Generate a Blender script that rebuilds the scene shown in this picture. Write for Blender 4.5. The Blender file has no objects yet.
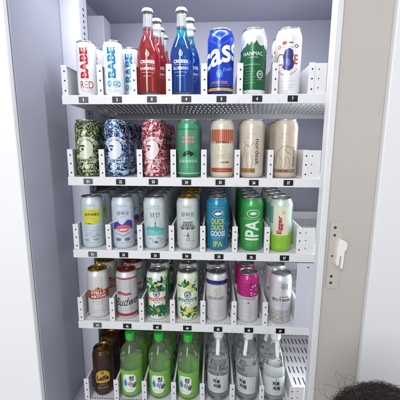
import bpy, bmesh, math, random
from mathutils import Vector, Matrix
random.seed(7)
SC = bpy.context.scene
COL = SC.collection
R = math.radians

# ------------------------------------------------------------------ camera
cam = bpy.data.cameras.new('camera')
cam_o = bpy.data.objects.new('camera', cam)
COL.objects.link(cam_o)
cam.sensor_fit = 'HORIZONTAL'
cam.sensor_width = 36.0
cam.lens = 27.0
cam.clip_start = 0.02
cam.clip_end = 200
cam.dof.use_dof = True; cam.dof.focus_distance = 0.86; cam.dof.aperture_fstop = 8.7
fw = Vector((-0.0484, 0.9839, -0.1717)); rt = Vector((0.9988, 0.0497, 0.0029))
rt = (rt - fw * rt.dot(fw)).normalized(); fw.normalize(); up = rt.cross(fw)
M = Matrix((rt, up, -fw)).transposed().to_4x4()
M.translation = Vector((0.0752, -0.8037, 0.0))
cam_o.matrix_world = M
SC.camera = cam_o
SC.render.resolution_x = SC.render.resolution_y = 1024

# ------------------------------------------------------------------ world + lamps (indoor, cool white room light, plus an added side fill)
w = bpy.data.worlds.new('World'); SC.world = w; w.use_nodes = True
bg = w.node_tree.nodes['Background']
bg.inputs[0].default_value = (0.95, 0.96, 1.0, 1); bg.inputs[1].default_value = 0.60

def area(name, loc, target, sx, sy, power, col):
    l = bpy.data.lights.new(name, 'AREA'); l.shape = 'RECTANGLE'; l.size = sx; l.size_y = sy
    l.energy = power; l.color = col
    o = bpy.data.objects.new(name, l); COL.objects.link(o)
    o.location = loc
    o.rotation_euler = (Vector(target) - Vector(loc)).to_track_quat('-Z', 'Y').to_euler()
    return o
area('room_ceiling_lamp', (-0.45, -1.85, 0.75), (0, 0.1, -0.30), 0.5, 1.7, 29.5, (0.96, 0.97, 1.0))
area('cabinet_top_lamp', (0.0, -0.02, 0.47), (0.0, 0.3, -0.2), 0.55, 0.03, 2.6, (0.92, 0.94, 1.0))
area('side_fill_light', (0.43, 0.035, -0.20), (-0.10, 0.30, -0.22), 0.02, 1.25, 2.7, (0.93, 0.95, 1.0))  # unseen fill light added behind the jamb to brighten the interior

SC.view_settings.view_transform = 'Standard'
SC.view_settings.look = 'None'
SC.view_settings.exposure = 0.0
SC.view_settings.gamma = 1.0
SC.view_settings.use_curve_mapping = False
SC.render.engine = 'CYCLES'
SC.cycles.max_bounces = 28; SC.cycles.transmission_bounces = 28; SC.cycles.transparent_max_bounces = 12

# ------------------------------------------------------------------ materials
def lin(h):
    h = h.lstrip('#')
    v = [int(h[i:i+2], 16) / 255 for i in (0, 2, 4)]
    return tuple(c / 12.92 if c <= 0.04045 else ((c + 0.055) / 1.055) ** 2.4 for c in v) + (1,)

MATS = {}
def mat(name, hexcol, rough=0.5, metal=0.0, coat=0.0, trans=0.0, ior=1.45, noise=0.0, nscale=30, bump=0.0, spec=0.5, alpha=1.0, wear=0.0, bdist=0.001):
    if name in MATS: return MATS[name]
    m = bpy.data.materials.new(name); m.use_nodes = True
    nt = m.node_tree; b = nt.nodes['Principled BSDF']
    b.inputs['Base Color'].default_value = lin(hexcol)
    b.inputs['Roughness'].default_value = rough
    b.inputs['Metallic'].default_value = metal
    b.inputs['Coat Weight'].default_value = coat
    b.inputs['Coat Roughness'].default_value = 0.12
    b.inputs['Transmission Weight'].default_value = trans
    b.inputs['IOR'].default_value = ior
    b.inputs['Specular IOR Level'].default_value = spec
    b.inputs['Alpha'].default_value = alpha
    if noise > 0 or bump > 0:
        tc = nt.nodes.new('ShaderNodeTexCoord')
        n = nt.nodes.new('ShaderNodeTexNoise'); n.inputs['Scale'].default_value = nscale
        n.inputs['Detail'].default_value = 6
        nt.links.new(tc.outputs['Object'], n.inputs['Vector'])
        if noise > 0:
            mx = nt.nodes.new('ShaderNodeMix'); mx.data_type = 'RGBA'
            c = lin(hexcol)
            mx.inputs[6].default_value = tuple(x * (1 - noise) for x in c[:3]) + (1,)
            mx.inputs[7].default_value = tuple(min(1, x * (1 + noise)) for x in c[:3]) + (1,)
            nt.links.new(n.outputs['Fac'], mx.inputs[0]); nt.links.new(mx.outputs[2], b.inputs['Base Color'])
            if wear > 0:      # scuffs and grime specks
                n2 = nt.nodes.new('ShaderNodeTexNoise'); n2.inputs['Scale'].default_value = 42; n2.inputs['Detail'].default_value = 9; n2.inputs['Roughness'].default_value = 0.72
                mp2 = nt.nodes.new('ShaderNodeMapping'); mp2.inputs['Scale'].default_value = (1, 1, .35)
                nt.links.new(tc.outputs['Object'], mp2.inputs[0]); nt.links.new(mp2.outputs[0], n2.inputs['Vector'])
                r2 = nt.nodes.new('ShaderNodeValToRGB'); r2.color_ramp.elements[0].position = .60; r2.color_ramp.elements[1].position = .74
                r2.color_ramp.elements[1].color = (wear, wear, wear, 1)
                nt.links.new(n2.outputs['Fac'], r2.inputs[0])
                m2 = nt.nodes.new('ShaderNodeMix'); m2.data_type = 'RGBA'; m2.inputs[7].default_value = (.20, .185, .165, 1)
                nt.links.new(r2.outputs[0], m2.inputs[0]); nt.links.new(mx.outputs[2], m2.inputs[6]); nt.links.new(m2.outputs[2], b.inputs['Base Color'])
            mr = nt.nodes.new('ShaderNodeMapRange')
            mr.inputs[3].default_value = max(0.05, rough - 0.12); mr.inputs[4].default_value = min(1, rough + 0.12)
            nt.links.new(n.outputs['Fac'], mr.inputs[0]); nt.links.new(mr.outputs[0], b.inputs['Roughness'])
        if bump > 0:
            bp = nt.nodes.new('ShaderNodeBump'); bp.inputs['Strength'].default_value = bump; bp.inputs['Distance'].default_value = bdist
            nt.links.new(n.outputs['Fac'], bp.inputs['Height']); nt.links.new(bp.outputs['Normal'], b.inputs['Normal'])
    MATS[name] = m
    return m

def ink(h):            # flat print on a can or a label
    return mat('ink_' + h, h, rough=0.32, metal=0.15, coat=0.3)
def paint(h, metal=0.25, rough=0.3):   # coated aluminium
    return mat('coat_%s_%d' % (h, int(metal * 100)), h, rough=rough, metal=metal, coat=0.25, noise=0.05, nscale=45)

def camo(name, cols, scale=78, offs=0.0):
    if name in MATS: return MATS[name]
    m = bpy.data.materials.new(name); m.use_nodes = True
    nt = m.node_tree; b = nt.nodes['Principled BSDF']
    b.inputs['Roughness'].default_value = 0.32; b.inputs['Metallic'].default_value = 0.25; b.inputs['Coat Weight'].default_value = 0.25
    tc = nt.nodes.new('ShaderNodeTexCoord'); mp = nt.nodes.new('ShaderNodeMapping')
    mp.inputs['Location'].default_value = (offs, offs, offs)
    n = nt.nodes.new('ShaderNodeTexNoise'); n.inputs['Scale'].default_value = scale; n.inputs['Detail'].default_value = 1.2
    n.inputs['Roughness'].default_value = 0.4; n.inputs['Distortion'].default_value = 0.35
    r = nt.nodes.new('ShaderNodeValToRGB'); r.color_ramp.interpolation = 'CONSTANT'
    pos = [0.0, 0.385, 0.445, 0.50, 0.565, 0.605]
    cols = [cols[3], cols[2], cols[0], cols[1], cols[3], cols[0]]
    while len(r.color_ramp.elements) < 6: r.color_ramp.elements.new(0.5)
    for e, p, c in zip(r.color_ramp.elements, pos, cols): e.position = p; e.color = lin(c)
    nt.links.new(tc.outputs['Object'], mp.inputs[0]); nt.links.new(mp.outputs[0], n.inputs['Vector'])
    nt.links.new(n.outputs['Fac'], r.inputs[0]); nt.links.new(r.outputs[0], b.inputs['Base Color'])
    MATS[name] = m
    return m

ALU = mat('bare_aluminium', 'c9cacb', rough=0.26, metal=1.0)
ALU_D = mat('dull_aluminium', 'a9abae', rough=0.35, metal=1.0)
GOLD = mat('gold_aluminium', 'b89a4e', rough=0.3, metal=1.0)
BRASS = mat('bronze_aluminium', '8d6c3a', rough=0.3, metal=1.0)
WHITE_STEEL = mat('white_powder_coat', 'dfdfe0', rough=0.40, noise=0.06, nscale=14, bump=0.06, wear=0.32)
LILAC_STEEL = mat('pale_lilac_powder_coat', 'cbccd8', rough=0.4, noise=0.06, nscale=6, bump=0.04, wear=0.25)
LINER = mat('grey_lilac_liner', 'a6a8b6', rough=0.38, noise=0.16, nscale=3.2, bump=0.05)  # blotchy tone in the colour imitates smudgy reflections on the wall
BACK = mat('grey_lilac_back_liner', 'b4b6c5', rough=0.42, noise=0.10, nscale=3.5)
BEIGE = mat('warm_grey_panel_paint', 'c1bbb3', rough=0.42, noise=0.06, nscale=7, bump=0.05, wear=0.22)
FRAME = mat('white_frame_enamel', 'e9e9ea', rough=0.36, noise=0.02, nscale=5, bump=0.03)
BLACK = mat('black_plastic', '0b0b0c', rough=0.4)
GREYTAG = mat('mid_grey_plastic', '56565a', rough=0.45)  # greyer plastic for the first tag of each row
HOLE = mat('dark_hole', '101014', rough=0.8)
SCREW = mat('dark_zinc_screw', '55524e', rough=0.35, metal=0.9)
HANDLE = mat('cream_white_plastic', 'eceae2', rough=0.35)

# ------------------------------------------------------------------ mesh helpers
def obj(name, me, parent=None):
    o = bpy.data.objects.new(name, me); COL.objects.link(o)
    if parent is not None: o.parent = parent
    return o
def mesh(name, verts, faces, mats, fm=None, smooth=False):
    me = bpy.data.meshes.new(name); me.from_pydata([tuple(v) for v in verts], [], faces)
    for m in (mats if isinstance(mats, (list, tuple)) else [mats]): me.materials.append(m)
    if fm: me.polygons.foreach_set('material_index', fm)
    if smooth: me.polygons.foreach_set('use_smooth', [True] * len(me.polygons))
    me.update()
    return me
def from_bm(name, bm, mats, smooth=False):
    me = bpy.data.meshes.new(name); bm.to_mesh(me); bm.free()
    for m in (mats if isinstance(mats, (list, tuple)) else [mats]): me.materials.append(m)
    if smooth: me.polygons.foreach_set('use_smooth', [True] * len(me.polygons))
    return me
def bm_box(bm, x0, x1, y0, y1, z0, z1):
    r = bmesh.ops.create_cube(bm, size=1.0)
    bmesh.ops.transform(bm, verts=r['verts'], matrix=Matrix.Translation(((x0+x1)/2, (y0+y1)/2, (z0+z1)/2)) @ Matrix.Diagonal((x1-x0, y1-y0, z1-z0, 1)))
    return r['verts']
def box_mesh(name, boxes, m, bevel=0.0008):
    bm = bmesh.new()
    for b in boxes: bm_box(bm, *b)
    if bevel > 0:
        bmesh.ops.bevel(bm, geom=bm.edges[:], offset=bevel, segments=2, affect='EDGES', profile=0.5)
    return from_bm(name, bm, m)
def box(name, x0, x1, y0, y1, z0, z1, m, parent=None, bevel=0.0008):
    return obj(name, box_mesh(name, [(x0, x1, y0, y1, z0, z1)], m, bevel), parent)
def lathe(name, prof, mats, bands=None, seg=56, smooth=True, close=True):
    """prof: list of (r, z) bottom to top; bands: list of (z_top, material index)"""
    vs, fs, fm = [], [], []
    for r, z in prof:
        for i in range(seg):
            a = 2 * math.pi * i / seg
            vs.append((r * math.sin(a), -r * math.cos(a), z))
    n = len(prof)
    for k in range(n - 1):
        zm = (prof[k][1] + prof[k+1][1]) / 2
        idx = 0
        if bands:
            for zt, mi in bands:
                if zm <= zt: idx = mi; break
        for i in range(seg):
            j = (i + 1) % seg
            fs.append((k*seg+i, k*seg+j, (k+1)*seg+j, (k+1)*seg+i)); fm.append(idx)
    me = mesh(name, vs, fs, mats, fm, smooth)
    bm = bmesh.new(); bm.from_mesh(me); bmesh.ops.remove_doubles(bm, verts=bm.verts, dist=1e-6)
    bmesh.ops.recalc_face_normals(bm, faces=bm.faces); bm.to_mesh(me); bm.free()
    return me
def tube(pts, r, seg=8, taper=None):
    vs, fs = [], []
    pts = [Vector(p) for p in pts]; n = len(pts)
    nrm = None
    for k, p in enumerate(pts):
        t = (pts[min(k+1, n-1)] - pts[max(k-1, 0)]).normalized()
        if nrm is None: nrm = t.orthogonal().normalized()
        nrm = (nrm - t * nrm.dot(t)).normalized(); b = t.cross(nrm)
        rr = r if taper is None else r * taper[k]
        for i in range(seg):
            a = 2 * math.pi * i / seg
            vs.append(p + nrm * rr * math.cos(a) + b * rr * math.sin(a))
    for k in range(n - 1):
        for i in range(seg):
            j = (i + 1) % seg
            fs.append((k*seg+i, k*seg+j, (k+1)*seg+j, (k+1)*seg+i))
    fs.append(tuple(range(seg))[::-1]); fs.append(tuple((n-1)*seg + i for i in range(seg)))
    return vs, fs
def tag(o, label, cat, group=None):
    o['label'] = label; o['category'] = cat
    if group: o['group'] = group
def empty(name, loc=(0, 0, 0)):
    o = bpy.data.objects.new(name, None); COL.objects.link(o); o.location = loc; o.empty_display_size = 0.02
    return o

# ------------------------------------------------------------------ flat print: 2-D shapes wrapped on a round body
TXT = {}
def text_mesh(s, fat=0.0):
    k = (s, fat)
    if k in TXT: return TXT[k]
    c = bpy.data.curves.new('lettering', 'FONT'); c.body = s; c.offset = fat; c.resolution_u = 3
    o = bpy.data.objects.new('lettering', c); COL.objects.link(o)
    dg = bpy.context.evaluated_depsgraph_get()
    me = bpy.data.meshes.new_from_object(o.evaluated_get(dg))
    v = [tuple(p.co[:2]) for p in me.vertices]; f = [tuple(p.vertices) for p in me.polygons]
    bpy.data.objects.remove(o); bpy.data.curves.remove(c); bpy.data.meshes.remove(me)
    x0 = min(p[0] for p in v); x1 = max(p[0] for p in v); y0 = min(p[1] for p in v); y1 = max(p[1] for p in v)
    v = [((p[0]-x0)/(x1-x0) - 0.5, (p[1]-y0)/(y1-y0) - 0.5) for p in v]
    TXT[k] = (v, f)
    return TXT[k]

class Art:
    """flat artwork in millimetres: x along the surface (0 = front), y above the base"""
    def __init__(s): s.items = []
    def poly(s, pts, col, lay=0): s.items.append((pts, [tuple(range(len(pts)))], col, lay)); return s
    def rect(s, x0, x1, y0, y1, col, lay=0): return s.poly([(x0, y0), (x1, y0), (x1, y1), (x0, y1)], col, lay)
    def ell(s, cx, cy, rx, ry, col, lay=0, n=24, rot=0):
        c, q = math.cos(R(rot)), math.sin(R(rot)); pts = []
        for i in range(n):
            a = 2*math.pi*i/n; x, y = rx*math.cos(a), ry*math.sin(a)
            pts.append((cx + x*c - y*q, cy + x*q + y*c))
        return s.poly(pts, col, lay)
    def ring(s, cx, cy, rx, ry, t, col, lay=0, a0=0, a1=360, n=28):
        v, f = [], []
        for i in range(n+1):
            a = R(a0 + (a1-a0)*i/n)
            v += [(cx+rx*math.cos(a), cy+ry*math.sin(a)), (cx+(rx-t)*math.cos(a), cy+(ry-t)*math.sin(a))]
        f = [(2*i, 2*i+2, 2*i+3, 2*i+1) for i in range(n)]
        s.items.append((v, f, col, lay)); return s
    def line(s, pts, t, col, lay=0):
        for (x0, y0), (x1, y1) in zip(pts, pts[1:]):
            d = math.hypot(x1-x0, y1-y0) or 1; nx, ny = -(y1-y0)/d*t/2, (x1-x0)/d*t/2
            ex, ey = (x1-x0)/d*t*.3, (y1-y0)/d*t*.3
            s.poly([(x0+nx-ex, y0+ny-ey), (x0-nx-ex, y0-ny-ey), (x1-nx+ex, y1-ny+ey), (x1+nx+ex, y1+ny+ey)], col, lay)
        return s
    def text(s, t, cx, cy, w, h, col, rot=0, fat=0.02, lay=1, shear=0.0):
        v, f = text_mesh(t, fat); c, q = math.cos(R(rot)), math.sin(R(rot)); pts = []
        for x, y in v:
            x, y = x*w + shear*y*h, y*h
            pts.append((cx + x*c - y*q, cy + x*q + y*c))
        s.items.append((pts, f, col, lay)); return s
    def arc(s, t, cx, cy, r, a0, a1, h, col, lay=1, fat=0.03):
        n = len(t)
        for i, ch in enumerate(t):
            if ch == ' ': continue
            a = a0 + (a1-a0)*(i+.5)/n
            s.text(ch, cx + r*math.cos(R(a)), cy + r*math.sin(R(a)), h*(.16 if ch == 'I' else .66), h, col, rot=a-90, fat=fat, lay=lay)
        return s
    def micro(s, x0, x1, y, h, col, seed=0, lay=1):      # print too fine to read
        h = min(h, 1.9); rnd = random.Random(seed); x = x0; v, f = [], []
        def q(a, b, c, d): n = len(v); v.extend([(a, c), (b, c), (b, d), (a, d)]); f.append((n, n+1, n+2, n+3))
        left = rnd.randint(3, 8); lw = .62*h; t = max(.22, .17*h)
        while x + lw < x1:
            left -= 1
            if left == 0: left = rnd.randint(3, 8); x += lw*.8; continue
            q(x, x+t, y, y+h); k = rnd.randint(0, 4)
            if k in (0, 1, 4): q(x+t, x+lw, y+h-t, y+h)
            if k in (1, 2): q(x+t, x+lw*.85, y+h*.45, y+h*.45+t)
            if k in (2, 3): q(x+t, x+lw, y, y+t)
            if k in (3, 4): q(x+lw-t, x+lw, y+t, y+h-t)
            x += lw*1.32
        if f: s.items.append((v, f, col, lay))
        return s
    def mesh(s, name, rfun, flat=False, step=3.0):
        big = bmesh.new(); cols = []
        lays = {}
        for idx, (v, f, col, lay) in enumerate(s.items):
            if col not in cols: cols.append(col)
            bm = bmesh.new(); vs = [bm.verts.new((x, y, 0)) for x, y in v]
            for q in f:
                try: bm.faces.new([vs[i] for i in q])
                except ValueError: pass
            bmesh.ops.triangulate(bm, faces=[q for q in bm.faces if len(q.verts) > 4])
            if not flat:
                x0 = min(p[0] for p in v); x1 = max(p[0] for p in v)
                k = math.floor(x0/step) + 1
                while k*step < x1:
                    bmesh.ops.bisect_plane(bm, geom=bm.verts[:]+bm.edges[:]+bm.faces[:], plane_co=(k*step, 0, 0), plane_no=(1, 0, 0)); k += 1
                y0 = min(p[1] for p in v); y1 = max(p[1] for p in v)
                for yy in (135, 138, 141, 143, 145, 147, 150, 153):
                    if y0 < yy < y1: bmesh.ops.bisect_plane(bm, geom=bm.verts[:]+bm.edges[:]+bm.faces[:], plane_co=(0, yy, 0), plane_no=(0, 1, 0))
            off = 0.00012 + lay*0.00012 + (idx % 12)*0.000004
            ci = cols.index(col); mp = {}
            for q in bm.verts:
                x, y = q.co.x/1000, q.co.y/1000
                if flat: p = (x, -off, y)
                else:
                    rr = rfun(y); a = x / rfun(0.08); p = ((rr+off)*math.sin(a), -(rr+off)*math.cos(a), y)
                mp[q] = big.verts.new(p)
            for q in bm.faces:
                try:
                    nf = big.faces.new([mp[u] for u in q.verts]); nf.material_index = ci; nf.smooth = True
                except ValueError: pass
            bm.free()
        bmesh.ops.recalc_face_normals(big, faces=big.faces)
        for q in big.faces:     # face outwards
            c = q.calc_center_median(); n = q.normal
            if (n.y > 0 if flat else n.x*c.x + n.y*c.y < 0): q.normal_flip()
        return from_bm(name, big, [ink(c) for c in cols])

# ================================================================== THE SETTING: cabinet
FLOORZ = -0.812; CEILZ = 0.495; BACKY = 0.50; LX = -0.376; RX = 0.60
cab = empty('vending_cabinet', (0, 0.2, FLOORZ))
tag(cab, 'open white steel vending cabinet with grey lilac interior and five shelf trays', 'cabinet')
def cpart(name, me):
    o = obj(name, me, cab); o.location = (0, -0.2, -FLOORZ); return o
def cbox(name, x0, x1, y0, y1, z0, z1, m, bevel=0.0015): return cpart(name, box_mesh(name, [(x0, x1, y0, y1, z0, z1)], m, bevel))
cbox('back_wall', LX-0.03, RX+0.03, BACKY, BACKY+0.03, FLOORZ-0.05, CEILZ+0.05, BACK)
cbox('ceiling_panel', LX-0.028, RX+0.028, -0.09, BACKY, CEILZ, CEILZ+0.03, BACK)
cbox('floor_panel', LX-0.028, RX+0.028, -0.112, BACKY, FLOORZ-0.03, FLOORZ, LINER)
cbox('side_wall', LX-0.03, LX, -0.112, BACKY, FLOORZ, CEILZ, LINER)
cbox('side_wall', RX, RX+0.03, -0.04, BACKY, FLOORZ, CEILZ, LINER)
cbox('front_frame', LX-0.40, LX-0.002, -0.130, -0.113, -1.5, 1.2, FRAME, 0.003)
# header above the opening is out of view but closes the cabinet
cbox('header', LX-0.002, 0.34, -0.112, -0.092, 0.475, 0.62, WHITE_STEEL)
# uprights carrying the trays
def upright(x0, x1, y0, y1, z0, z1, nslot, zs, m):
    p = cbox('upright', x0, x1, y0, y1, z0, z1, m, 0.002)
    bm = bmesh.new()
    yc = y0 + (y1-y0)*0.52
    for k in range(nslot):
        z = zs - k*0.0165
        vs = bm_box(bm, x1-0.001, x1+0.0003, yc-0.0045, yc+0.0045, z-0.0028, z+0.0028)
        bmesh.ops.rotate(bm, verts=vs, cent=(x1, yc, z), matrix=Matrix.Rotation(R(-20), 3, 'X'))
    s = obj('slots', from_bm('slots', bm, HOLE), p); s['kind'] = 'stuff'
upright(LX, -0.318, 0.116, 0.172, FLOORZ, CEILZ, 76, 0.40, LILAC_STEEL)
upright(LX, -0.318, 0.315, 0.385, FLOORZ, 0.452, 74, 0.36, LILAC_STEEL)
# right hand jamb and lock panel
cbox('jamb_strip', 0.3405, 0.3575, -0.062, -0.03, -1.5, 1.2, WHITE_STEEL, 0.003)
panel = cbox('lock_panel', 0.3578, 0.47, -0.052, -0.02, -1.5, 1.2, BEIGE, 0.002)
# lock plate with screws
def rrect(w, h, r, n=6):
    pts = []
    for cx, cy, a0 in ((w/2-r, h/2-r, 0), (-w/2+r, h/2-r, 90), (-w/2+r, -h/2+r, 180), (w/2-r, -h/2+r, 270)):
        for i in range(n+1):
            a = R(a0 + 90*i/n); pts.append((cx + r*math.cos(a), cy + r*math.sin(a)))
    return pts
def extrude_xz(name, pts, y0, y1, m, bev=0.0006):
    bm = bmesh.new(); vs = [bm.verts.new((x, y1, z)) for x, z in pts]; f = bm.faces.new(vs)
    r = bmesh.ops.extrude_face_region(bm, geom=[f]); nv = [q for q in r['geom'] if isinstance(q, bmesh.types.BMVert)]
    bmesh.ops.translate(bm, verts=nv, vec=(0, y0-y1, 0))
    bmesh.ops.recalc_face_normals(bm, faces=bm.faces)
    if bev: bmesh.ops.bevel(bm, geom=[e for e in bm.edges if abs(e.verts[0].co.y-y0) < 1e-7 and abs(e.verts[1].co.y-y0) < 1e-7], offset=bev, segments=2, affect='EDGES')
    bmesh.ops.triangulate(bm, faces=[q for q in bm.faces if len(q.verts) > 4])
    return from_bm(name, bm, m)
PX, PZ = 0.3835, -0.271
lp = obj('lock_plate', extrude_xz('lock_plate', [(PX+x, PZ+z) for x, z in rrect(0.032, 0.180, 0.006)], -0.0555, -0.0515, BEIGE), panel)
for sx, sz, rr in ((-0.004, 0.074, .0034), (-0.004, 0.054, .0032), (-0.006, -0.001, .0024), (-0.004, -0.056, .0034), (-0.004, -0.074, .0034)):
    pr_ = [(0.0, 0.0), (rr, 0.0), (rr, 0.001), (rr*0.75, 0.0016), (0, 0.0016)]
    me = lathe('screw', pr_, SCREW, seg=16)
    me.transform(Matrix.Translation((PX+sx, -0.0554, PZ+sz)) @ Matrix.Rotation(R(90), 4, 'X'))
    obj('screw', me, panel)
hk = [(0.004, 0.034), (0.010, 0.038), (0.020, 0.034), (0.024, 0.028), (0.0235, 0.014), (0.019, 0.008), (0.0175, -0.034), (0.0145, -0.039), (0.0115, -0.034),
      (0.0115, -0.004), (0.0085, -0.004), (0.0075, -0.026), (0.004, -0.031), (0.0005, -0.026), (0.001, 0.016)]
obj('latch_handle', extrude_xz('latch_handle', [(PX+x-0.001, PZ+z+0.008) for x, z in hk], -0.0725, -0.0553, HANDLE, 0.0015), panel)
cbox('front_frame', 0.4703, 1.1, -0.066, -0.036, -1.5, 1.2, FRAME, 0.003)
box_r = cpart('seal_strip', box_mesh('seal_strip', [(0.3585, 0.3605, -0.0535, -0.0515, -1.5, 1.2)], mat('grey_gasket', 'a8a299', rough=.6), 0))

# ================================================================== SHELF TRAYS
PITCH = 0.09
ROWZ = [0.1340, -0.0805, -0.2890, -0.5115, -0.7840]
TL, TR, TD = -0.316, 0.56, 0.43
def grid_strip(vs, fs, y0, y1, z, x0, x1, per=None, hole=None, ph=0.0):
    def quad(a, b, c, d):
        n = len(vs); vs.extend([(a, c, z), (b, c, z), (b, d, z), (a, d, z)]); fs.append((n, n+1, n+2, n+3))
    if per is None: quad(x0, x1, y0, y1); return
    x = x0; k = 0
    while True:
        h0 = x0 + ph + k*per; h1 = h0 + hole
        if h1 > x1: break
        if h0 > x: quad(x, h0, y0, y1)
        x = h1; k += 1
    if x < x1: quad(x, x1, y0, y1)
def floor_mesh():
    vs, fs = [], []
    grid_strip(vs, fs, 0.0, 0.008, 0, TL, TR)
    grid_strip(vs, fs, 0.008, 0.0125, 0, TL, TR, 0.0078, 0.0042, 0.002)
    y = 0.0125
    for k in range(7):
        ys = 0.045 + k*0.054
        grid_strip(vs, fs, y, ys, 0, TL, TR)
        grid_strip(vs, fs, ys, ys+0.034, 0, TL, TR, 0.0150, 0.0046, 0.004 + (0.006 if k % 2 else 0))
        y = ys + 0.034
    grid_strip(vs, fs, y, TD, 0, TL, TR)
    me = mesh('floor_sheet', vs, fs, WHITE_STEEL)
    bm = bmesh.new(); bm.from_mesh(me); bmesh.ops.remove_doubles(bm, verts=bm.verts, dist=1e-6)
    r = bmesh.ops.extrude_face_region(bm, geom=bm.faces[:])
    bmesh.ops.translate(bm, verts=[q for q in r['geom'] if isinstance(q, bmesh.types.BMVert)], vec=(0, 0, -0.0012))
    bmesh.ops.recalc_face_normals(bm, faces=bm.faces); bm.to_mesh(me); bm.free()
    return me
FLOOR_ME = floor_mesh()
LIP_ME = box_mesh('front_lip', [(-0.3275, TR, -0.0015, -0.0001, -0.0225, 0.0006)], WHITE_STEEL, 0.0004)
REAR_ME = box_mesh('rear_rail', [(TL, TR, TD, TD+0.0015, -0.02, 0.030)], WHITE_STEEL, 0.0004)
SIDE_ME = box_mesh('side_rail', [(TL+0.001, TL+0.0025, 0.002, TD, -0.022, -0.0014)], WHITE_STEEL, 0.0003)
DH = 0.0755
def divider_mesh():
    bm = bmesh.new()
    bm_box(bm, -0.0075, 0.0075, 0.0008, 0.0022, 0.0006, DH)
    bm_box(bm, -0.0006, 0.0006, 0.0022, 0.415, 0.0006, DH)
    bm_box(bm, 0.0006, 0.0045, 0.0022, 0.415, DH-0.0013, DH-0.0001)
    bmesh.ops.bevel(bm, geom=bm.edges[:], offset=0.0003, segments=1, affect='EDGES')
    return from_bm('divider', bm, WHITE_STEEL)
DIV_ME = divider_mesh()
HOLES_ME = lathe('hole', [(0, 0), (.0021, 0), (.0021, .0004), (0, .0004)], HOLE, seg=12, smooth=False)
HOLES_ME.transform(Matrix.Rotation(R(90), 4, 'X'))
TAG_ME = box_mesh('number_tag', [(-0.0125, 0.0125, -0.0032, -0.0016, -0.0185, -0.0035)], BLACK, 0.0003)
TAGG_ME = box_mesh('number_tag', [(-0.0125, 0.0125, -0.0032, -0.0016, -0.0185, -0.0035)], GREYTAG, 0.0003)
DOFF = {1: [.003, -.0076, .008, .008, 0, -.002, -.0026, -.003], 2: [-.0027, .0015, .0023, .0007, -.0012, -.0025, -.005, -.006]}
rowdesc = ['topmost white shelf tray, carrying drink bottles beside small white cans', 'white shelf tray carrying camouflage cans and beige cans',
           'white shelf tray carrying pale illustrated cans and a teal can', 'white shelf tray carrying lemon printed and magenta cans',
           'lowest white shelf tray, carrying brown cans and plastic bottles']
FIRST = [1, 21, 31, 41, None]
for r in range(5):
    t = empty('shelf_tray', (0, 0, ROWZ[r])); tag(t, rowdesc[r], 'shelf tray', 'shelf trays of the cabinet')
    obj('floor_sheet', FLOOR_ME, t); obj('front_lip', LIP_ME, t); obj('rear_rail', REAR_ME, t); obj('side_rail', SIDE_ME, t)
    for i in range(8):
        dx = (i-3.5)*PITCH + DOFF.get(r, [0]*8)[i]
        if i == 0: dx = -0.3185
        d = obj('divider', DIV_ME, t); d.location = (dx + random.uniform(-.0012, .0012), random.uniform(0, .0006), 0); d.rotation_euler = (random.uniform(0, .006), 0, random.uniform(-.010, .010))
        if not (r == 3 and i == 7):
            for hz in (0.012, 0.037, 0.060): h = obj('hole', HOLES_ME, d); h.location = (0.001, 0.0009, hz)
    # filler plate beyond the last divider
    fx = 3.5*PITCH + DOFF.get(r, [0]*8)[7] + 0.0085
    if r in (0, 1, 2, 4):
        f = box('filler_plate', fx, 0.352, 0.0035, 0.0047, 0.0006, DH-0.001, WHITE_STEEL, t, 0.0003)
        for hx, hz in ((0.008, 0.058), (0.008, 0.036), (0.008, 0.014)):
            q = box('plate_hole', fx+hx, fx+hx+0.002, 0.0032, 0.0036, hz, hz+0.0035, HOLE, f, 0)
    else:
        f = box('filler_plate', 0.3075, 0.356, -0.0008, 0.0006, 0.0008, 0.196, LILAC_STEEL, t, 0.0003)
        box('plate_hole', 0.3355, 0.3390, -0.0012, -0.0007, 0.183, 0.187, SCREW, f, 0)
    if FIRST[r]:
        for i in range(7):
            g = obj('number_tag', TAGG_ME if i == 0 else TAG_ME, t); g.location = ((i-3)*PITCH + random.uniform(-.001, .001), 0, random.uniform(-.0006, .0006))
            s = str(FIRST[r] + i)
            a = Art().text(s, 0, 0, 2.4 if s == '1' else 4.0*len(s), 8.0, 'f2f2f2', fat=0.03)
            n = obj('numerals', a.mesh('numerals', None, flat=True), g); n.location = (0, -0.0032, -0.011)

# ================================================================== CANS AND BOTTLES
CR, CH = 0.0318, 0.1625           # tall 500 ml can
def can_profile(r, h, neck):
    # neck: rim radius; returns outer profile from base centre to rim
    return [(0, .004), (r*.62, .003), (r*.74, .0008), (r*.80, 0), (r*.85, .001), (r*.93, .0055), (r*.985, .0105), (r, .014)] + \
           [(r, .014 + (h-.030-.014)*k/10) for k in range(1, 11)] + \
           [(r, h-.0215), (r*.992, h-.0190), (r*.972, h-.0165), (neck+.0024, h-.0085), (neck+.0006, h-.0062), (neck, h-.005), (neck+.0004, h-.0035)]
def r_of(prof):
    def f(y):
        for (r0, z0), (r1, z1) in zip(prof[4:], prof[5:]):
            if z0 <= y <= z1: return r0 + (r1-r0)*((y-z0)/max(1e-9, z1-z0))
        return prof[-1][0] if y > prof[-1][1] else prof[7][0]
    return f
def lid_mesh(rim, h, m):
    return lathe('lid', [(rim+.0004, h-.0036), (rim+.0014, h-.0022), (rim+.0014, h-.0006), (rim+.0007, h), (rim-.0006, h-.0003), (rim-.0012, h-.003), (rim-.0022, h-.0056), (rim-.004, h-.006), (rim-.0052, h-.0046), (0.0, h-.0044)], m, seg=48)
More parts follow.
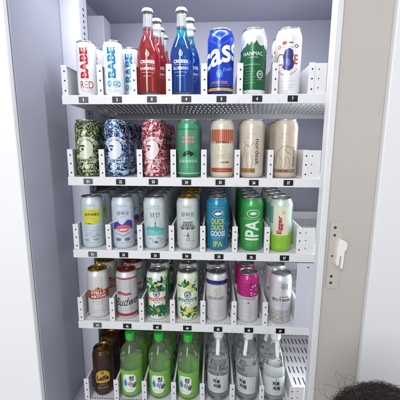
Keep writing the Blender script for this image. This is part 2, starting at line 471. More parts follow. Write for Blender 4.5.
def tab_mesh(h, m):
    bm = bmesh.new(); v, n = [], 20
    def el(cx, cy, rx, ry, z): return [bm.verts.new((cx+rx*math.cos(2*math.pi*i/n), cy+ry*math.sin(2*math.pi*i/n), z)) for i in range(n)]
    z0, z1 = h-.0042, h-.0028
    o0, o1 = el(0, -.003, .0080, .0125, z0), el(0, -.003, .0080, .0125, z1)
    i0, i1 = el(0, .002, .0048, .0055, z0), el(0, .002, .0048, .0055, z1)
    for i in range(n):
        j = (i+1) % n
        bm.faces.new((o0[i], o0[j], o1[j], o1[i])); bm.faces.new((i0[j], i0[i], i1[i], i1[j]))
        bm.faces.new((o1[i], o1[j], i1[j], i1[i])); bm.faces.new((o0[j], o0[i], i0[i], i0[j]))
    bmesh.ops.recalc_face_normals(bm, faces=bm.faces)
    return from_bm('pull_tab', bm, m)
def make_can(name, r, h, neck, mats, bands, art, lidm=ALU, tabm=None):
    root = empty(name); prof = can_profile(r, h, neck)
    extra = sorted({zt for zt, _ in (bands or []) if .015 < zt < h-.03})
    if extra:
        base = [p for p in prof if not (.014 < p[1] < h-.0301)]; mid = sorted(extra + [p[1] for p in prof if .014 < p[1] < h-.0301 and all(abs(p[1]-e) > .003 for e in extra)])
        cut = next(i for i, p in enumerate(base) if p[1] > .02); prof = base[:cut] + [(r, z) for z in mid] + base[cut:]
    obj('body', lathe('body', prof, mats, bands), root)
    obj('lid', lid_mesh(neck, h, lidm), root)
    obj('pull_tab', tab_mesh(h, tabm or lidm), root)
    if art is not None: obj('printed_design', art.mesh('printed_design', r_of(can_profile(r, h, neck))), root)
    return root
def copy_tree(o, parent=None):
    c = o.copy(); COL.objects.link(c); c.parent = parent
    for ch in list(o.children): copy_tree(ch, c)
    return c

# --- art ----------------------------------------------------------
def art_babe(col, col2, word):
    a = Art()
    a.text('BABE', -5, 82, 76, 21, col, rot=90, fat=0.045)
    if word == 'RED': a.text('RED', 0, 28, 34, 18, col2, fat=0.0)
    else: a.text('GRIGIO', 0, 30, 32, 14, col2, fat=0.03); a.ring(0, 30, 19, 10.5, 1.0, col2)
    a.micro(-15, 15, 14, 2, col2, 3); a.micro(-12, 12, 9.5, 1.4, col2, 4)
    return a
def art_ape(dark, light, txt):
    a = Art(); cx, cy = -6, 78
    head = [(-15, 17), (-9, 23), (0, 26), (9, 24), (15.5, 17), (18, 6), (17, -7), (13, -17), (6, -24), (-3, -27), (-12, -26), (-18, -20), (-19, -12), (-17, -6), (-18.5, 0), (-17, 9)]
    a.poly([(cx+x, cy+y) for x, y in head], light, 1)
    a.poly([(cx-16, cy+12), (cx-8, cy+13), (cx-2, cy+10), (cx-3, cy+7), (cx-10, cy+8.5), (cx-16, cy+7)], dark, 2)
    a.poly([(cx-13, cy+5), (cx-6, cy+5), (cx-6, cy-1), (cx-9, cy-4), (cx-12, cy-1)], dark, 2); a.ell(cx-9, cy+3, 1.3, .9, light, 3)
    a.line([(cx-16, cy-5), (cx-13, cy-6)], 1.6, dark, 2)
    a.ring(cx+1, cy-1, 34, 37, 9, light, 1, 28, 150)
    a.arc('A BATHING APE', cx+1, cy-1, 31, 148, 30, 6.4, dark, lay=2, fat=0.0)
    for k, (yy, hh, t) in enumerate(((39, 8, 'PALE ALE'), (24, 12, 'APE'), (13, 6, 'BEER'))):
        w_ = (44, 36, 30)[k]; a.text(t, cx+2, yy+hh/2, w_, hh, light, fat=0.012, lay=1)
    a.rect(cx-20, cx+24, 49.2, 52.4, light, 1); a.micro(cx-19, cx+23, 50, 1.7, dark, 8, 2)
    return a
def art_cass():
    a = Art(); W = 'eef2fa'
    # big slanted lower-case lettering running off both edges
    a.text('cass', 1, 95, 118, 40, W, rot=17, fat=0.022, lay=2, shear=.2)
    a.text('Fresh', 22, 64, 26, 9, '8fa9e6', rot=14, fat=0.0, lay=2, shear=.3)
    a.ell(0, 52, 8.5, 9, '3d6be0', 1); a.ring(0, 52, 8.5, 9, 1.0, '8aa8f0', 2); a.line([(-4, 55), (0, 49), (4, 55)], 1.2, 'a9c0f7', 2); a.line([(0, 49), (0, 45)], 1.2, 'a9c0f7', 2)
    a.poly([(-26, 150), (0, 132), (26, 150), (20, 150), (0, 137), (-20, 150)], '6f94f2', 1)
    a.poly([(-30, 139), (0, 120), (30, 139), (30, 134), (0, 116), (-30, 134)], '2f57d0', 1)
    a.text('LAGER BEER', 0, 31, 46, 7, 'b98a5e', fat=0.02, lay=1)
    a.micro(-28, 28, 22.5, 1.8, '9fb3e8', 5); a.rect(-99, 99, 10.5, 17.5, 'c9ab62', 1); a.micro(-22, 22, 13, 1.8, '6d5524', 6, 2)
    return a
def art_hanmac():
    a = Art(); W = 'e9eee9'; G = '145c38'
    ridge = [(-100, 112), (-60, 118), (-46, 112), (-34, 110), (-27, 116), (-20, 118), (-15, 126), (-9, 121), (-4, 129), (2, 123), (8, 131), (14, 121), (20, 118), (27, 122), (34, 113), (60, 116), (100, 112)]
    a.poly(ridge + [(100, 106), (-100, 106)], G, 1)
    a.text('HANMAC', 0, 100, 50, 9.5, W, fat=0.0, lay=2); a.micro(-14, 14, 90, 2.2, W, 2, 2)
    a.micro(-27, 20, 73, 3, 'cfe0d2', 4, 2)
    for k in range(6): a.micro(-27, 2 + (k*5 % 9), 64 - k*7, 1.5, 'a9c8b2', 9+k, 2)
    a.ring(19, 50, 8.5, 9.5, 2.0, W, 2); a.text('M', 19, 50, 7, 8, W, fat=.0, lay=2); a.micro(12, 27, 36.5, 1.6, W, 31, 2)
    a.rect(-100, 100, 10, 12, W, 1)
    return a
def art_round():
    a = Art(); N = '2c3170'; RD = 'b64a34'
    for k, (t, c) in enumerate(zip('OBEO', (RD, RD, '3b2f2f', '7d4636'))):
        an = 128 - k*25; x, y = 35*math.cos(R(an)), 84 + 41*math.sin(R(an))
        if k == 1: a.poly([(x-5, y-4), (x+5, y-3), (x+4, y+5), (x-5, y+4)], c, 1)
        elif k == 2: a.line([(x-4, y), (x+4, y)], 2.4, c, 1)
        else: a.ring(x, y, 4.6, 4.6, 1.9, c, 1)
    a.micro(-15, 15, 113, 3, N, 14); a.ell(26, 117, 1.8, 2.2, N, 1)
    a.ring(-17, 86, 11, 14, 2.6, RD, 1, 50, 300); a.text('E', 22, 85, 12, 23, RD, fat=0.02, lay=1)
    # plain navy emblem shape in place of the mascot
    a.poly([(-6, 108), (4, 112), (12, 106), (14, 96), (13, 86), (17, 76), (14, 64), (5, 58), (-6, 60), (-12, 68), (-9, 80), (-11, 92)], N, 2); a.ell(2, 78, 5, 9, '5a64a4', 3, rot=12)
    a.arc('BREWING BEER', 0, 82, 36, 222, 318, 0.01, RD)
    for k in range(10):
        an = R(218 + k*11.5); x, y = 31*math.cos(an), 84 + 36*math.sin(an)
        if k in (4, 5): continue
        a.ell(x, y, 2.1, 1.2, RD, 1, 10, rot=math.degrees(an)+90)
    a.line([(-26, 33), (26, 33)], .5, 'b9b9bd', 1); a.line([(-26, 24), (26, 24)], .5, 'b9b9bd', 1); a.micro(-18, 18, 17, 1.5, 'a5a5ac', 15)
    return a
def art_greenbear():
    a = Art(); L = 'b9d9c4'; P = 'b46d72'
    for k in range(8):
        x = -12 + (k % 4)*8; y = 112 - (k//4)*11
        a.ell(x, y, 4.2, 5.2, P, 1); a.ring(x, y, 2.6, 3.2, .7, L, 2)
    a.line([(-13, 92), (0, 88), (13, 92)], 1.6, P, 1); a.line([(-14, 121), (0, 125), (14, 121)], 1.4, P, 1)
    bear = [(-14, 60), (-14, 66), (-11, 71), (-6, 74.5), (0, 76), (6, 74), (9, 72), (13, 70.5), (16, 66), (14, 63), (11, 64), (10, 60), (6, 60), (5, 64), (-4, 64), (-6, 60)]
    a.poly(bear, '0e1a14', 2)
    a.line([(-30, 55), (30, 55)], .8, L, 1)
    for k, t in enumerate('BREWED'): a.rect(-26 + k*9, -19 + k*9, 42, 50.5, L, 1); a.text(t, -22.5 + k*9, 46.2, 4.6, 6, '3d8a64', fat=.0, lay=2)
    for k in range(4): a.micro(-22, 22, 34 - k*6, 1.6, L, 40+k)
    a.rect(-100, 100, 10, 13, L, 1); a.rect(-100, 100, 134, 137, '2b7a58', 1)
    for k in range(9): a.line([(-30+k*7.5, 130), (-30+k*7.5, 108 + (k % 3)*5)], .6, '8cc4a4', 0)
    return a
def art_cream_red():
    a = Art(); RD = 'a8492f'
    a.rect(-34, 34, 98, 134, RD, 1)
    for k in range(14): a.rect(-32 + k*5, -30.6 + k*5, 103, 133, 'd59a80', 2)
    a.rect(-34, 34, 96.5, 103, 'c98d70', 2); a.text('OPEN', 0, 99.5, 34, 6.4, '6d2418', fat=.04, lay=3)
    G = 'a9ad7a'
    a.ring(-3, 82, 6, 7, 1.1, G, 1, 20, 340); a.line([(-3, 75), (-1, 64), (5, 60), (-8, 58)], 1.1, G, 1); a.ell(8, 74, 3.5, 5, 'c9c88f', 1); a.line([(-14, 62), (14, 66)], 1.4, G, 1)
    a.line([(-22, 55), (22, 57)], 1.0, 'b9b28a', 1)
    a.text('LAGER', 8, 43.5, 24, 5, '5d3b2e', fat=.04, lay=1, shear=.2)
    a.rect(-34, 34, 15, 28, RD, 1); a.rect(-34, 34, 26.5, 28.2, 'd59a80', 2); a.rect(-34, 34, 14.4, 15.6, 'd59a80', 2); a.micro(-14, 14, 20, 2.4, 'e8c9b4', 51, 2)
    return a
def art_nord(var):
    a = Art(); B = '5a4a40'; s_ = 1 if var == 0 else .9
    if var == 0:
        a.line([(-26, 10), (-26, 40), (-24, 62), (-18, 76), (-20, 86), (-14, 92), (-6, 88), (-2, 80), (-4, 70), (0, 58), (2, 40), (-2, 20)], .9, B, 1)
        a.line([(-14, 92), (-20, 98), (-22, 104)], .8, B, 1); a.line([(-6, 88), (4, 97), (8, 94)], .8, B, 1); a.line([(-12, 70), (-14, 52), (-10, 36), (-14, 22)], .7, B, 1)
        a.text('nordesk', 15, 72, 72, 11.5, '4a3c34', rot=-90, fat=.01)
        a.rect(-31, 10, 14, 27, 'a07848', 1); a.micro(-28, -4, 19, 3, '6a4a26', 61, 2); a.rect(-4, 7, 17, 24, '7a5a30', 2)
    else:
        a.line([(-26, 40), (-22, 70), (-10, 86), (4, 90), (16, 84), (20, 78)], .9, B, 1); a.line([(4, 90), (0, 78), (8, 70), (18, 66)], .8, B, 1)
        a.line([(-14, 62), (-6, 46), (-10, 30), (-4, 26), (2, 40), (0, 56)], .8, B, 1); a.line([(6, 60), (12, 50), (14, 34), (10, 28)], .8, B, 1)
        a.text('nordesk', 25, 58, 58, 7, '5a4a40', rot=-90, fat=.01)
        a.rect(-32, 32, 15, 25, '9a7d62', 1); a.ell(-4, 20, 14, 4, '7a5640', 2)
    a.micro(-12, 14, 121, 4, '9a8c7c', 62); a.line([(-32, 132), (-32, 30)], .6, '8a7a6a', 1); a.line([(-22, 112), (-6, 112)], .6, '8a7a6a', 1)
    rnd = random.Random(70+var)
    for k in range(26): a.ell(rnd.uniform(-38, 38), rnd.uniform(16, 130), .9, .6, 'b7a994', 0, 8)
    return a
def art_korea(kind):
    a = Art(); K = '1e2228'
    if kind == 0:
        Y = 'cfcf45'
        a.rect(-24, 26, 82, 124, Y, 1); a.poly([(-24, 82), (-24, 78), (-10, 81), (6, 77), (20, 80), (26, 78), (26, 82)], Y, 1)
        a.micro(-8, 12, 117, 2, '7f8030', 80, 2); a.text('제주백록담', 1, 107, 42, 9.5, K, fat=.02, lay=2); a.micro(-12, 10, 95, 1.8, '7f8030', 81, 2)
        B = '6c8298'
        for k in range(5): a.line([(-28 + k*2, 66-k*9), (-12, 70-k*9), (2, 64-k*9), (16, 69-k*9), (28, 63-k*9)], .8, ('9fb0bf', B)[k % 2], 1)
        for x, y in ((-18, 44), (4, 38), (14, 42), (-6, 48)): a.ring(x, y, 4, 3.4, .8, B, 1)
        a.rect(-24, -10, 24, 30, '8fa2b4', 1); a.ell(10, 28, 8, 4, '8fa2b4', 1); a.micro(-20, 22, 17, 1.6, B, 82)
    elif kind == 1:
        a.text('경복궁', 1, 113, 36, 12, K, fat=.0, lay=1); a.micro(-6, 8, 101, 1.6, '565c66', 83)
        a.poly([(-30, 82), (-22, 84), (-14, 88), (-8, 80), (0, 77), (6, 84), (14, 92), (24, 90), (30, 84), (30, 62), (-30, 62)], '3c3f9e', 1)
        a.poly([(-22, 62), (-16, 72), (-4, 76), (10, 76), (20, 72), (26, 64), (16, 60), (10, 54), (-8, 54), (-14, 60)], 'd2646c', 2)
        a.rect(-9, 11, 59, 64, 'eed8d8', 3); a.line([(-20, 62), (24, 64)], 1.0, 'f0d0d2', 3)
        a.poly([(-22, 52), (0, 44), (22, 52), (20, 49), (0, 40), (-20, 49)], '8a90a6', 1)
        for x in (-14, 12): a.ell(x, 30, 8, 5, '5b637c', 1); a.rect(x-3, x+3, 24, 30, '8790a8', 2)
        a.micro(-22, 22, 18, 1.6, '8a90a0', 84); a.line([(-30, 36), (30, 36)], .7, '8a90a6', 1)
    elif kind == 2:
        a.line([(-28, 128), (28, 128), (28, 20), (-28, 20), (-28, 128)], .7, '8fa3a6', 1)
        a.text('남산', 0, 110, 28, 15, K, fat=.0, lay=1); a.micro(-4, 6, 98, 2, '4e5a5c', 85)
        T = '4fb0aa'
        a.poly([(-28, 44), (-28, 68), (-20, 74), (-10, 71), (0, 76), (8, 72), (16, 66), (28, 67), (28, 46), (12, 50), (-6, 46)], T, 1)
        a.poly([(-28, 60), (-14, 64), (2, 58), (16, 62), (28, 56), (28, 46), (-28, 44)], '79c4bd', 2)
        a.line([(0, 74), (0, 90)], 1.3, '2a5d66', 2); a.ell(0, 82, 2.2, 2, '2a5d66', 2); a.line([(0, 90), (0, 96)], .6, '2a5d66', 2)
        for x, y in ((-14, 34), (10, 36), (18, 28), (-4, 26)): a.ell(x, y, 7, 3.4, 'a8cfce', 1); a.line([(x-6, y-2), (x, y+3), (x+6, y-2)], .8, '5a7f82', 2)
        a.ell(2, 24, 5, 3, '2f5f66', 2)
    else:
        a.text('광화문', 1, 112, 40, 13, K, fat=.0, lay=1); a.micro(-8, 10, 99, 2, '5a5c5e', 86)
        G = '6e7478'
        a.poly([(-15, 86), (-11, 90), (13, 90), (17, 86)], G, 1); a.rect(-12, 14, 76, 85, G, 1); a.poly([(-18, 76), (-13, 80), (15, 80), (20, 76)], '4a5054', 2)
        for x in (-9, -2, 5, 11): a.rect(x, x+2.2, 77, 84, 'b5babd', 2)
        a.rect(-22, 24, 66, 75, '8c9296', 1)
        for x in (-14, 0, 14): a.ell(x, 68.5, 3.2, 3.5, '3e4347', 2)
        for k in range(7): a.rect(-27 + (k*23 % 50), -24 + (k*23 % 50), 28 + (k*17 % 34), 31 + (k*17 % 34), '92989b', 1)
        a.ell(2, 46, 3.2, 4.5, '565c60', 1); a.line([(2, 56), (2, 50)], 2.2, '565c60', 1); a.ring(2, 34, 5, 5.5, 1.6, '565c60', 1); a.micro(-20, 22, 19, 1.6, '8a8f92', 87)
    a.micro(-14, 14, 134, 1.7, '707880', 88)
    return a
def art_goose_blue():
    a = Art(); Y = 'c8c23c'
    a.ell(0, 116, 15, 12, '1f5f80', 1); a.ring(0, 116, 15, 12, 1.3, 'b9d6de', 2); a.poly([(-11, 114), (-6, 119), (2, 120), (11, 117), (7, 113), (-3, 111)], 'e8f0f2', 3); a.line([(6, 117), (12, 122)], 2.0, 'e8f0f2', 3)
    for k, (t, y, c) in enumerate((('DUCK', 92, Y), ('DUCK', 73, Y), ('GOOSE', 54, 'dfe9ea'))): a.text(t, 0, y, 40 if k < 2 else 44, 16.5, c, fat=.03)
    a.micro(-16, 16, 133, 5, Y, 90); a.text('IPA', 0, 22, 26, 18, Y, fat=.02); a.line([(-18, 38), (18, 38)], .8, Y)
    a.micro(-20, 20, 41, 1.8, 'b9d6de', 91)
    return a
def art_ipa_green():
    a = Art(); W = 'd9ead6'
    a.ring(5, 117, 18, 12, 1.5, W, 1); a.poly([(-5, 116), (1, 122), (9, 122), (16, 118), (10, 114), (1, 113)], W, 2); a.micro(-6, 22, 126, 3, W, 92)
    a.text('IPA', 3, 66, 62, 40, W, rot=90, fat=.025, lay=1)
    a.rect(-18, -12, 34, 100, 'c4e2c0', 1) if False else None
    a.micro(-20, 24, 27, 4, 'b7dcb0', 93); a.micro(-16, 20, 19, 3, 'b7dcb0', 94); a.line([(-24, 101), (28, 101)], .9, W, 1); a.micro(-12, 12, 140, 3, 'b7dcb0', 95)
    return a
def art_egger():
    a = Art(); C_ = 'ddd9c2'; RD = 'a52a30'
    a.rect(-23, 24, 52, 140, C_, 1); a.text('Egger', -2, 84, 56, 17, RD, rot=90, fat=.04, lay=2)
    a.ring(6, 122, 4.5, 4.5, 1.2, 'b8a468', 2); a.ell(6, 122, 1.6, 2.2, 'b8a468', 2)
    a.rect(24, 60, 86, 138, '6aa8a0', 1); a.rect(-60, -23, 86, 138, '6aa8a0', 1)
    a.micro(-14, 16, 40, 3, '5f8a2a', 96); a.micro(-14, 14, 33, 2, '5f8a2a', 97); a.micro(-10, 16, 26, 2, '5f8a2a', 98)
    return a
def art_stella():
    a = Art(); RD = 'a43a2c'; W = 'f0ece6'
    a.rect(-40, 40, 68, 98, RD, 1); a.rect(-40, 40, 96.5, 98.4, 'c8a05a', 2); a.rect(-40, 40, 67.6, 69.4, 'c8a05a', 2)
    a.text('STELLA', 0, 89.5, 44, 9.5, W, fat=.03, lay=2); a.text('ARTOIS', 0, 77, 46, 9.5, W, fat=.03, lay=2)
    a.poly([(-13, 99), (-8, 106), (-3, 103), (0, 111), (4, 103), (9, 106), (13, 99)], 'b8883c', 1); a.ell(0, 104, 4, 4, RD, 2)
    a.micro(-18, 18, 58, 2.4, '8d8a86', 99); a.micro(-8, 10, 50, 1.6, 'a9a6a2', 100); a.rect(-100, 100, 22, 23, 'b9b6b2', 1); a.micro(-16, 16, 28, 2, 'a9a6a2', 101)
    return a
def art_bud():
    a = Art(); RD = 'a92e30'
    a.rect(-100, 100, 12, 22, RD, 1); a.rect(-100, 100, 137, 142, RD, 1)
    for k in range(7): a.micro(-26, 26, 132 - k*5.2, 1.3, ('b6b8ba', '9ea1a4')[k % 2], 110+k, 1)
    a.poly([(-32, 92), (-20, 97), (-4, 91), (10, 92), (14, 86), (0, 83), (-16, 86), (-30, 84)], RD, 1); a.micro(-24, 6, 87.5, 2.2, 'e8d8d6', 120, 2)
    a.ring(16, 108, 8, 10, 1, 'b4b6b8', 1)
    a.text('Budweiser', 20, 65, 112, 27, '1b1b1d', rot=7, fat=.0, lay=2, shear=.4)
    a.line([(-30, 49), (0, 51), (34, 56)], 1.2, '1b1b1d', 1); a.micro(-22, 22, 38, 2, 'a0a3a6', 121); a.micro(-18, 18, 31, 1.6, 'a0a3a6', 122)
    return a
def art_gosser(kind):
    a = Art(); DG = '1d6a3a'; LG = '5fa85a'; Y = 'd8c94a'; W = 'eff0ea'
    rnd = random.Random(5+kind)
    lo = [(16, 50), (100, 140)]
    for k in range(120 if kind == 0 else 34):
        y0, y1 = lo[k % 2]; x, y = rnd.uniform(-44, 44), rnd.uniform(y0, y1)
        if kind == 1 and not (-16 < x*0.6+((y-75)*.12) < 26): continue
        a.ell(x, y, rnd.uniform(6, 11), rnd.uniform(2.6, 4.6), (DG, LG, DG, '123f24')[k % 4], 1 + k % 2, 10, rot=rnd.uniform(0, 180))
    if kind == 0:
        for x in (-36, 36): a.poly([(x-8, 40), (x+8, 50), (x+9, 100), (x-6, 112)], DG, 1)
        a.ell(4, 38, 4.5, 7, 'c8842e', 3); a.ell(2, 122, 5, 4, 'c9b04a', 3)
    else:
        for x, y, q in ((6, 118, 8.5), (14, 108, 6.5), (-6, 30, 8), (10, 38, 8.5), (16, 26, 6), (-2, 44, 5)): a.ell(x, y, q, q*.86, Y, 3, 16, rot=30); a.ell(x-1.6, y+1.6, q*.45, q*.4, 'e8dc7a', 4, 12)
        for x, y, q in ((-6, 122, 40), (2, 130, 100), (18, 120, 10), (4, 22, 80), (20, 42, 20), (-12, 38, 130)): a.ell(x, y, 9, 4.2, DG, 2, 14, rot=q)
    a.poly([(0, 104), (17, 96), (20, 78), (30, 76), (30, 66), (12, 60), (0, 52), (-12, 60), (-30, 66), (-30, 76), (-20, 78), (-17, 96)], W, 4)
    a.ell(0, 92, 10.5, 12, '6c757a', 5); a.ell(0, 91, 7.2, 8.5, 'd5d8d8', 6); a.ell(-1, 90, 3.4, 5, '59636a', 7); a.ring(3, 94, 3.5, 4, 1.2, '59636a', 7)
    c = 'bb2f33' if kind == 0 else '1f7c50'
    a.rect(-31, 31, 66.5, 78.5, c, 5); a.text('GÖSSER', 0, 72.6, 50, 11, W, fat=.02, lay=6)
    a.text('NATUR', 0, 62.4, 18, 3.6, '5a5f5c', fat=.03, lay=6)
    return a
def art_silver(kind):
    a = Art(); K = '3c3f4e'
    if kind == 0:
        a.micro(-22, 22, 127, 4, 'd8dbe6', 130); a.ell(4, 108, 10, 9, 'b7b89a', 1); a.ell(6, 110, 5, 5, 'c9c48e', 2); a.line([(2, 98), (0, 90)], 1.2, '8c8f7c', 1); a.micro(-6, 14, 93, 3, '6c6f78', 131)
        a.rect(-44, 44, 76, 77.2, '9a9ca6', 1); a.text('SOMERSBY', 0, 82.5, 54, 9, K, fat=.0)
    else:
        a.poly([(-8, 140), (4, 140), (6, 96), (-6, 92)], '8a1252', 1) if False else None
        a.micro(-14, 16, 138, 3, 'e8a2cc', 132)
        rnd = random.Random(3)
        for k in range(9): a.ell(8 + rnd.uniform(-6, 22), 96 + rnd.uniform(0, 34), rnd.uniform(1.6, 3.6), rnd.uniform(1.4, 3), 'e2b3cf', 1, 10)
        a.rect(-60, 60, 77, 89.5, 'd6d2da', 1); a.text('SOMERSBY', 0, 83, 56, 9, '4d4257', fat=.0, lay=3)
        a.ell(2, 70, 2, 3, '3c2438', 1)
    a.micro(-10, 12, 66, 2.4, '8d8f96', 133); a.ring(2, 55, 6, 5, .8, 'a4a6ac', 1); a.micro(-18, 18, 44, 1.8, 'a4a6ac', 134); a.micro(-14, 14, 36, 1.8, 'a4a6ac', 135); a.micro(-16, 18, 24, 1.6, 'a4a6ac', 136)
    return a
def art_botanic():
    a = Art(); K = '2a2b2e'
    for k in range(3):
        x = 2 + k*7
        a.line([(x-3, 136), (x+4, 130), (x, 124), (x+5, 117)], 1.5, '3a3b3f', 1); a.line([(x-6, 128), (x-1, 122)], 1.0, '6a6b70', 1)
    a.text('BOTANIC', 6, 82, 62, 10, K, fat=.02); a.text('brewed', 10, 93, 26, 5, '55565c', fat=.02)
    a.micro(-20, 20, 71, 1.8, '9a9aa0', 140); a.micro(-14, 16, 64, 1.6, '9a9aa0', 141)
    rnd = random.Random(9)
    for k in range(34): a.ell(rnd.uniform(-34, 10), rnd.uniform(14, 40), rnd.uniform(1.2, 3.2), rnd.uniform(1, 2.4), ('b9b043', '8f9a4c', 'a3a39e', '6f7a3c')[k % 4], 1 + k % 2, 9, rot=rnd.uniform(0, 180))
    a.line([(-50, 48), (50, 48)], .8, 'b0b0b4', 1); a.micro(-12, 24, 42, 2, '8f8f96', 142)
    return a
def art_leffe():
    a = Art(); Y = 'c9a23c'; K = '3a2112'
    a.poly([(-21, 52), (21, 52), (23, 62), (23, 76), (19, 88), (10, 96), (0, 98), (-10, 96), (-19, 88), (-23, 76), (-23, 62)], Y, 1)
    a.text('Leffe', 0, 70, 38, 19, K, fat=.04, lay=2); a.ell(0, 90, 3.6, 4.6, '7a4a1c', 2); a.ring(0, 90, 5, 6, 1, '8d6a26', 2)
    a.text('ABBAYE', 0, 45, 24, 4, 'a58f62', fat=.02); a.text('BRUNE', 0, 34, 36, 8, '8d7a5c', fat=.03); a.micro(-20, 20, 24, 2.4, '8d7a5c', 150); a.micro(-14, 14, 18, 1.8, '8d7a5c', 151)
    return a

NR = 0.0266
def tall(mats, bands, art, lid=ALU, tab=None): return make_can('beer_can', CR, CH, NR, mats, bands, art, lid, tab)
def single(hexcol, metal=.25): return [paint(hexcol, metal)], None
SILV = paint('d2d3d3', .35, .36)
def D(h): return h/1000
def build(key):
    if key == 'babe_red': return make_can('slim_can', .0262, .138, .0225, [paint('ecebee', .15)], None, art_babe('b3202f', '9c2a36', 'RED'))
    if key == 'babe_blue': return make_can('slim_can', .0262, .138, .0225, [paint('e8ebf0', .15)], None, art_babe('1f7fae', '3f93b8', 'GRIGIO'))
    if key == 'cass': return make_can('beer_can', .0345, CH, .0290, [paint('1b3fc0', .45), paint('14246e', .4)], [(D(26), 1), (1, 0)], art_cass(), ALU)
    if key == 'hanmac': return tall([paint('145c38', .3), paint('dfe2e4', .5)], [(D(11), 1), (D(107), 0), (1, 1)], art_hanmac(), ALU)
    if key == 'round': return tall(*single('e6e6e8', .3), art_round(), ALU)
    if key == 'camo_green': return tall([camo('olive_camouflage', ('10140c', '46582c', '89975a', 'c9cda0'))], None, art_ape('1c2414', 'd5dac0', 0))
    if key == 'camo_blue': return tall([camo('blue_camouflage', ('0e1530', '2f55a0', '7aa6d6', 'd2e2ee'), offs=.3)], None, art_ape('1b2c60', 'dfe8ee', 1))
    if key == 'camo_red': return tall([camo('red_camouflage', ('6e1020', 'b03246', 'd97a8c', 'efd2d4'), offs=.7)], None, art_ape('8a1f30', 'eedfe0', 2))
    if key == 'green_bear': return tall(*single('4f9f78', .45), art_greenbear())
    if key == 'cream_red': return tall(*single('d6cfbe', .2), art_cream_red())
    if key == 'nord_a': return tall(*single('d0c6b4', .2), art_nord(0))
    if key == 'nord_b': return tall(*single('c9bba9', .2), art_nord(1))
    if key == 'k0': return tall(*single('cfdde2', .35), art_korea(0), ALU_D)
    if key == 'k1': return tall(*single('cfdae4', .35), art_korea(1), ALU_D)
    if key == 'k2': return tall(*single('d3dde0', .35), art_korea(2), ALU_D)
    if key == 'k3': return tall(*single('d2d8d4', .35), art_korea(3), GOLD)
    if key == 'goose_blue': return tall(*single('2384a8', .4), art_goose_blue(), ALU_D)
    if key == 'ipa_green': return tall(*single('3fa052', .45), art_ipa_green(), ALU_D)
    if key == 'egger': return tall([paint('96c83c', .3), paint('c6d6c6', .3)], [(D(60), 0), (1, 1)], art_egger(), ALU_D)
    if key == 'stella': return tall(*single('dcdad8', .35), art_stella(), GOLD)
    if key == 'bud': return tall(*single('d5d7d9', .5), art_bud(), mat('red_lid', 'a04a4a', rough=.3, metal=.8), ALU)
    if key == 'gosser_green': return tall(*single('dfe6dc', .25), art_gosser(0), ALU)
    if key == 'gosser_lemon': return tall(*single('dfe8cf', .25), art_gosser(1), ALU)
    if key == 'silver_navy': return tall([SILV, paint('25306e', .4)], [(D(126), 0), (D(140), 1), (1, 0)], art_silver(0), ALU_D)
    if key == 'silver_magenta': return tall([SILV, paint('b81f78', .45)], [(D(84), 0), (1, 1)], art_silver(1), ALU_D)
    if key == 'botanic': return tall([paint('d9d9dc', .35), paint('c4c4c8', .4)], [(D(48), 1), (1, 0)], art_botanic(), ALU_D)
    if key == 'leffe': return tall(*single('3a241a', .35), art_leffe(), BRASS, GOLD)

# --- bottles -------------------------------------------------------
def smooth_prof(pts, n=5):
    out = []
    for k in range(len(pts)-1):
        p0 = pts[max(k-1, 0)]; p1 = pts[k]; p2 = pts[k+1]; p3 = pts[min(k+2, len(pts)-1)]
        for i in range(n):
            t = i/n
            def cr(a, b, c, d): return .5*((2*b)+(-a+c)*t+(2*a-5*b+4*c-d)*t*t+(-a+3*b-3*c+d)*t**3)
            out.append((max(0.0, cr(p0[0], p1[0], p2[0], p3[0])), cr(p0[1], p1[1], p2[1], p3[1])))
    out.append(pts[-1]); return out
GLASS = mat('clear_glass', 'f7fafa', rough=0.03, trans=1.0, ior=1.45)
PETM = mat('clear_plastic', 'fcfefe', rough=0.02, trans=0.97, ior=1.10, coat=1.0, bump=0.5, nscale=34, bdist=0.002)
PETG = mat('green_tinted_plastic', 'eefae6', rough=0.02, trans=0.97, ior=1.10, coat=1.0, bump=0.5, nscale=34, bdist=0.002)
def liquid(name, hexcol): return mat(name, hexcol, rough=0.04, trans=0.82, ior=1.3)
def glass_shell(name, outer, t, m):
    inner = [(max(r-t, 0.0), z) for r, z in outer if z > .006]
    inner = [(0.0, .006)] + inner
    return lathe(name, outer + inner[::-1], m, seg=48)
